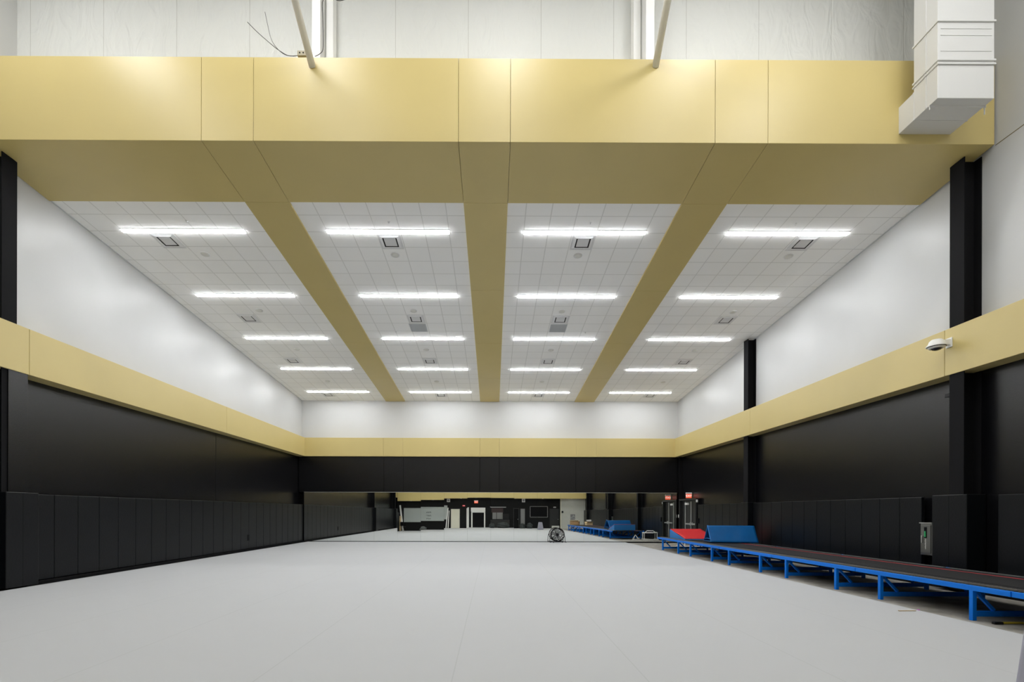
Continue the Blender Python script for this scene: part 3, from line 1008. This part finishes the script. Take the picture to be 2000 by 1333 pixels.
# dome camera on the band
K = thing('dome_camera', 'white dome security camera bracketed to the gold band', 'security camera', (9.42, 9.95, CAM_H + 3.52))
MB().box(-0.02, 0.0, -0.07, 0.07, -0.11, 0.09).build('wall_plate', M['sign_white'], K, bevel=0.008)
MB().prism([(-0.02, -0.05, -0.07), (-0.02, -0.05, 0.06), (-0.24, -0.05, 0.03), (-0.24, -0.05, -0.02)], (0, 0.10, 0)).build('bracket', M['sign_white'], K, bevel=0.01)
MB().lathe([(0.09, 0.05), (0.12, 0.02), (0.135, -0.03), (0.17, -0.075), (0.17, -0.09)], (-0.27, 0, 0), (0, 0, 1), 32).build('housing', M['sign_white'], K, smooth=True)
MB().lathe([(0.155, -0.09), (0.155, -0.10), (0.15, -0.102)], (-0.27, 0, 0), (0, 0, 1), 32).build('ring', M['black_metal'], K)
MB().lathe([(0.10, -0.10), (0.096, -0.125), (0.07, -0.155), (0.03, -0.17), (0.0, -0.172)], (-0.27, 0, 0), (0, 0, 1), 28).build('dome', M['dome_black'], K, smooth=True)
MB().lathe([(0.15, -0.10), (0.12, -0.13), (0.10, -0.128)], (-0.27, 0, 0), (0, 0, 1), 32).build('skirt', M['sign_white'], K, smooth=True)

# ------------------------------------------------------------------ small litter on the floor
o = MB().box(-0.14, 0.14, -0.012, 0.012, 0.0, 0.012).build('wood_stick', M['wood'], bevel=0.002)
o.location = (6.62, 7.70, 0.036); o.rotation_euler = (0, 0, 0.03)
tag(o, 'thin tan wooden stick lying on the mat by the trampoline', 'stick')
o = MB().lathe([(0.018, 0), (0.022, 0.006), (0.012, 0.012)], seg=10).build('tape_scrap', M['magenta'])
o.location = (7.02, 7.95, 0.0)
tag(o, 'tiny magenta scrap on the concrete edge by the trampoline', 'scrap')
y = thing('hand_tool', 'yellow and black hand tool on concrete under the trampoline', 'tool', (7.35, 6.95, 0.0), (0, 0, 0.0))
MB().tube([(0, 0, 0.02), (0.30, 0, 0.02)], 0.016, 8).build('handle', M['yellow'], y)
MB().box(-0.13, 0.0, -0.025, 0.025, 0.002, 0.035).build('head', M['black_metal'], y, bevel=0.005)
# pale grey padded bag at the edge of the picture
o = MB().prism([(4.29, 3.35, 0.036), (4.85, 3.35, 0.036), (4.72, 3.35, 0.76), (4.40, 3.35, 0.76)], (0, 0.65, 0)).build('padded_bag', M['lilac'], origin=(4.56, 3.67, 0.036), bevel=0.05, segs=4)
tag(o, 'pale lilac grey padded bag on the mat near the trampolines', 'bag')

# ------------------------------------------------------------------ wall behind the camera, seen in the mirrors
S = 0.0545
def bx(p):
    return (p - 966) * S
YW = YB + 0.0
struct(MB().box(XL, 9.9 - 0.1, YB, YB + 0.75, 3.18, 4.6).build('trim_9', M['gold'], bevel=0.006))
for k, p in enumerate((808, 850, 904, 934, 1010, 1062, 1118)):
    o = thing('downlight', 'small round downlight under the gold bulkhead, %s from the plain wall, seen mirrored' % ('first second third fourth fifth sixth seventh'.split()[k]), 'light', (bx(p), YB + 0.42, 3.18), group='bulkhead downlights')
    MB().lathe([(0.085, 0), (0.085, -0.012), (0.07, -0.014), (0.07, -0.002)], seg=16).build('trim_ring', M['sign_white'], o)
    MB().lathe([(0.068, 0), (0.068, -0.010)], seg=16).build('lens', M['downlight'], o)

def back_thing(name, lab, cat, group=None, x=0.0):
    return thing(name, lab, cat, (x, YB, 0), group=group)
# whiteboard with handwriting
x0, x1 = bx(793), bx(877)
wb = back_thing('whiteboard', 'wide pale grey whiteboard with marker writing, seen in the mirrors', 'whiteboard', x=(x0 + x1) / 2)
O = ((x0 + x1) / 2, YB, 0)
MB().box(x0, x1, YB + 0.03, YB + 0.06, 0.98, 2.45).build('board', M['whiteboard'], wb, origin=O)
b = MB()
r = random.Random(3)
for row, (wd, zz) in enumerate(((0.55, 1.88), (0.60, 1.52), (0.48, 1.20))):
    xs = bx(841) - wd / 2
    for q in range(5):
        pts_ = []
        for k in range(9):
            pts_.append((xs + (q + k / 11) * wd / 5, YB + 0.064, zz + r.uniform(-0.09, 0.09)))
        b.tube(pts_, 0.008, 4)
b.build('handwriting', M['ink'], wb, origin=O)
MB().box(x0, x1, YB + 0.03, YB + 0.12, 0.95, 0.98).build('pen_tray', M['grey_panel'], wb, origin=O)
# leaning boards
o = MB().bar((bx(793.5), YB + 0.55, 0.04), (bx(786), YB + 0.14, 2.75), 0.16, 0.03, (0, 1, 0)).build('leaning_board', M['sign_white'], origin=(bx(790), YB + 0.3, 0.04))
tag(o, 'tall white board leaning on the wall beside the mirrored whiteboard', 'board')
o = MB().bar((bx(789.5), YB + 1.0, 0.05), (bx(788.5), YB + 0.62, 1.6), 0.18, 0.03, (0, 1, 0)).build('leaning_board', M['wood'], origin=(bx(788), YB + 0.5, 0.04))
tag(o, 'shorter tan wooden board leaning beside the tall white one', 'board')
o = MB().bar((bx(875), YB + 0.35, 0.04), (bx(878.5), YB + 0.15, 2.2), 0.10, 0.04, (0, 1, 0)).bar((bx(879), YB + 0.35, 0.04), (bx(880.5), YB + 0.05, 1.9), 0.08, 0.04, (0, 1, 0)).build('leaning_trim', M['sign_white'], origin=(bx(877), YB + 0.3, 0.04))
tag(o, 'white trim strips leaning between the whiteboard and the cream door', 'trim strip')
# doors
def back_door(name, xa, xb, hh, lab, m, frame_m, hw=0.09, handle=True):
    dd = back_thing(name, lab, 'door', x=(xa + xb) / 2)
    dd['kind'] = 'structure'
    O = ((xa + xb) / 2, YB, 0)
    b = MB()
    b.box(xa - hw, xa, YB, YB + 0.06, 0, hh + hw).box(xb, xb + hw, YB, YB + 0.06, 0, hh + hw).box(xa, xb, YB, YB + 0.06, hh, hh + hw)
    b.build('frame', frame_m, dd, origin=O)
    MB().box(xa, xb, YB, YB + 0.03, 0.01, hh).build('leaf', m, dd, origin=O)
    if handle:
        MB().lathe([(0.03, 0), (0.03, 0.05), (0.012, 0.06)], (xb - 0.08, YB + 0.03, 1.0), (0, 1, 0), 12).build('handle', M['aluminium'], dd, origin=O)
    return dd
back_door('door_2', bx(884), bx(901), 2.07, 'plain cream door beside the whiteboard, seen in the mirrors', M['cream'], M['door_black'], 0.05)
back_door('door_3', bx(926), bx(948.5), 1.62, 'dark doorway in a white surround under the mirrored exit sign', M['black_matte'], M['sign_white'], 0.13, False)
o = MB().box(bx(923), bx(951), YB, YB + 0.07, 1.72, 2.14).build('trim_10', M['sign_white']); struct(o)
o = MB().box(bx(914.5), bx(919), YB + 0.002, YB + 0.10, 0.036, 2.16).build('white_board_strip', M['sign_white'], origin=(bx(917), YB + 0.05, 0))
tag(o, 'narrow white board standing beside the white door surround', 'board')
back_door('door_4', bx(1007), bx(1016), 2.1, 'narrow black door beside the dark window, seen in the mirrors', M['black_matte'], M['door_black'], 0.06)
back_door('door_5', bx(1077), bx(1094.5), 2.1, 'black door beside the pale wall end, seen in the mirrors', M['door_black'], M['black_metal'], 0.05)
# windows
def back_window(name, xa, xb, za, zb, lab, glass, fm):
    ww = back_thing(name, lab, 'window', x=(xa + xb) / 2)
    ww['kind'] = 'structure'
    O = ((xa + xb) / 2, YB, 0)
    t_ = 0.05
    b = MB().box(xa - t_, xb + t_, YB, YB + 0.06, zb, zb + t_).box(xa - t_, xb + t_, YB, YB + 0.06, za - t_, za)
    b.box(xa - t_, xa, YB, YB + 0.06, za, zb).box(xb, xb + t_, YB, YB + 0.06, za, zb)
    b.build('window_frame', fm, ww, origin=O)
    MB().box(xa, xb, YB, YB + 0.02, za, zb).build('pane', glass, ww, origin=O)
back_window('window_1', bx(1039), bx(1072), 1.25, 2.33, 'wide dark window in the black wall, seen in the mirrors', M['black_matte'], M['grey_panel'])
back_window('window_2', bx(1020), bx(1028), 0.35, 2.1, 'narrow grey window strip beside the black door, seen mirrored', M['grey_panel'], M['door_black'])
# recessed counter with grey screens
ct = back_thing('service_counter', 'black counter with two grey screens and a light rail above, seen mirrored', 'counter', x=bx(978))
O = (bx(978), YB, 0)
MB().box(bx(961), bx(998), YB, YB + 0.5, 0, 0.85).build('cabinet', M['door_black'], ct, origin=O, bevel=0.01)
MB().box(bx(965), bx(972.5), YB, YB + 0.04, 0.95, 1.65).build('screen', M['grey_panel'], ct, origin=O)
MB().box(bx(973.5), bx(985), YB, YB + 0.04, 0.95, 1.65).build('screen', M['grey_panel'], ct, origin=O)
MB().box(bx(963), bx(986), YB, YB + 0.03, 1.65, 2.1).build('header_panel', M['dark_wine'], ct, origin=O)
MB().box(bx(960.5), bx(991.5), YB, YB + 0.10, 2.19, 2.25).build('rail', M['aluminium'], ct, origin=O)
MB().box(bx(985), bx(997), YB, YB + 0.3, 0.85, 1.5).build('equipment_case', M['black_metal'], ct, origin=O, bevel=0.02)
# signs and notices
def notice(xc, zz, wd, ht, lab, body=M['paper'], pr=M['paper_grey']):
    nn = back_thing('notice', lab, 'notice', x=xc)
    O = (xc, YB, 0)
    MB().box(xc - wd / 2, xc + wd / 2, YB, YB + 0.015, zz - ht / 2, zz + ht / 2).build('sheet', body, nn, origin=O)
    MB().box(xc - wd / 2 * 0.55, xc + wd / 2 * 0.6, YB + 0.015, YB + 0.018, zz - ht / 2 * 0.6, zz + ht / 2 * 0.6).build('print', pr, nn, origin=O)
notice(bx(879), 2.98, 0.34, 0.34, 'square white notice above the whiteboard end, seen mirrored')
notice(bx(1025.5), 3.0, 0.34, 0.38, 'square white notice above the grey window strip, seen mirrored')
notice(bx(1086.5), 2.28, 0.26, 0.10, 'small white sign on the black wall above the black door', M['paper'], M['paper_grey'])
exit_sign((bx(933), YB + 0.03, 2.72), (0, 1), 0.40, 0.22, 'lit red EXIT sign above the white door surround, seen mirrored', M['sign_red'], None)
exit_sign((bx(909), YB + 0.03, 2.42), (0, 1), 0.28, 0.13, 'dim red EXIT sign beside the cream door, seen mirrored', M['sign_dim'], None, canopy=False)
# poster on the pale wall
pp = back_thing('poster', 'dark grey picture poster on the pale wall end, seen mirrored', 'poster', x=bx(1121.5))
MB().box(bx(1117), bx(1126), YB + 0.06, YB + 0.072, 0.95, 1.55).build('sheet', M['paper_grey'], pp, origin=(bx(1121.5), YB, 0))
b = MB()
r = random.Random(5)
for k in range(9):
    xa = bx(1117.5) + r.uniform(0, 0.34); za = 1.0 + r.uniform(0, 0.42)
    b.box(xa, xa + 0.09, YB + 0.072, YB + 0.074, za, za + 0.07)
b.build('print', M['whiteboard'], pp, origin=(bx(1121.5), YB, 0))
o = MB().box(bx(1100), bx(1103), YB + 0.06, YB + 0.14, 1.68, 1.90).build('wall_device', M['black_metal'], origin=(bx(1101.5), YB + 0.1, 1.7), bevel=0.02)
tag(o, 'small black device on the pale wall end, seen mirrored', 'wall device')
struct(MB().box(bx(1097.2), bx(1099), YB, YB + 0.12, 0, 3.18).build('trim_11', M['cream']))
# heaps and bags by the wall
def heap(name, x, y, rx, ry, rz, m, lab, cat, seed):
    bm = bmesh.new()
    bmesh.ops.create_icosphere(bm, subdivisions=4, radius=1)
    r = random.Random(seed)
    ph = [r.uniform(0, 6.3) for _ in range(6)]
    for vv in bm.verts:
        c = vv.co
        k = 1 + 0.12 * math.sin(4 * c.x + ph[0]) * math.sin(5 * c.y + ph[1]) + 0.08 * math.sin(9 * c.z + ph[2] + 3 * c.x)
        zz = max(c.z * k, -0.55)
        vv.co = Vector((c.x * k * rx, c.y * k * ry, (zz + 0.55) / 1.55 * rz))
    me = bpy.data.meshes.new(name)
    bm.to_mesh(me); bm.free()
    for p_ in me.polygons:
        p_.use_smooth = True
    me.materials.append(m)
    o = bpy.data.objects.new(name, me)
    COL.objects.link(o)
    o.location = (x, y, 0.036)
    return tag(o, lab, cat)
heap('fabric_heap', bx(985), YB + 1.05, 0.60, 0.35, 0.62, M['dark_cloth'], 'dark heap of fabric in front of the mirrored counter', 'fabric', 1)
heap('gear_bag', bx(964), YB + 1.15, 0.30, 0.28, 0.5, M['dark_cloth'], 'dark gear bag on the floor under the two grey screens', 'bag', 2)
heap('gear_bag', bx(1023), YB + 0.5, 0.30, 0.25, 0.55, M['dark_cloth'], 'dark bag under the narrow grey window strip', 'bag', 3)
heap('gear_bag', bx(1037), YB + 0.5, 0.33, 0.28, 0.6, M['dark_cloth'], 'dark bulky bag beside the wide dark window', 'bag', 4)
heap('gear_bag', bx(832), YB + 0.7, 0.35, 0.28, 0.36, M['grey_cloth'], 'low grey heap on the floor under the whiteboard', 'bag', 6)
o = MB().box(bx(1080), bx(1094), YB + 0.25, YB + 0.6, 0.036, 0.31).build('storage_box', M['light_wall'], origin=(bx(1087), YB + 0.4, 0.036), bevel=0.01)
tag(o, 'low pale box on the floor by the black door', 'box')
# black chair by the plain wall
ch = thing('folded_chair', 'black chair standing by the plain wall, seen in the mirrors', 'chair', (-9.25, 0.15, 0.036), (0, 0, 0.5))
MB().box(-0.22, 0.22, -0.22, 0.22, 0.42, 0.47).build('seat', M['black_metal'], ch, bevel=0.02)
MB().box(-0.22, 0.22, 0.20, 0.24, 0.52, 0.95).build('backrest', M['black_metal'], ch, bevel=0.015)
for sx in (-0.2, 0.2):
    for sy in (-0.2, 0.21):
        MB().tube([(sx, sy, 0), (sx, sy, 0.42 if sy < 0 else 0.9)], 0.014, 8).build('leg', M['black_metal'], ch)

# boxes and offcuts on the camera-side trampoline end
def open_box(name, loc, rot, sx, sy, sz, lab, m):
    t_ = thing(name, lab, 'box', loc, rot)
    b = MB()
    e = 0.012
    b.box(-sx, sx, -sy, sy, 0, e).box(-sx, -sx + e, -sy, sy, e, sz).box(sx - e, sx, -sy, sy, e, sz)
    b.box(-sx + e, sx - e, -sy, -sy + e, e, sz).box(-sx + e, sx - e, sy - e, sy, e, sz)
    b.build('carton', m, t_)
    for sgn in (-1, 1):
        MB().bar((0, sgn * sy, sz), (0, sgn * (sy + 0.16), sz + 0.10), sx * 1.9, 0.008, (0, 0, 1)).build('flap', M['card_light'], t_)
    return t_
open_box('cardboard_box', (7.75, 4.45, TH + 0.022), (0, 0, 0.3), 0.42, 0.30, 0.32, 'open brown cardboard box on the camera-end trampoline', M['card'])
open_box('cardboard_box', (8.75, 6.1, TH + 0.014), (0, 0, -0.2), 0.30, 0.20, 0.20, 'smaller tan cardboard box on the second trampoline section', M['card_light'])
o = MB().box(8.56, 8.95, 5.9, 6.25, TH + 0.36, TH + 0.5).build('paper_stack', M['paper'], origin=(8.75, 6.1, TH + 0.36), bevel=0.01)
tag(o, 'white paper bundle on the smaller tan cardboard box', 'paper')
for k, (x, y, a, lb) in enumerate(((7.5, 4.2, 0.5, 'tan wood offcut on the floor under the trampoline end'), (7.8, 4.9, -0.6, 'second tan wood offcut leaning under the trampoline end'))):
    o = MB().bar((-0.25, 0, 0.03), (0.25, 0, 0.36), 0.12, 0.03, (0, 1, 0)).build('wood_offcut', M['wood'])
    o.location = (x, y, 0.0); o.rotation_euler = (0, 0, a)
    tag(o, lb, 'wood')
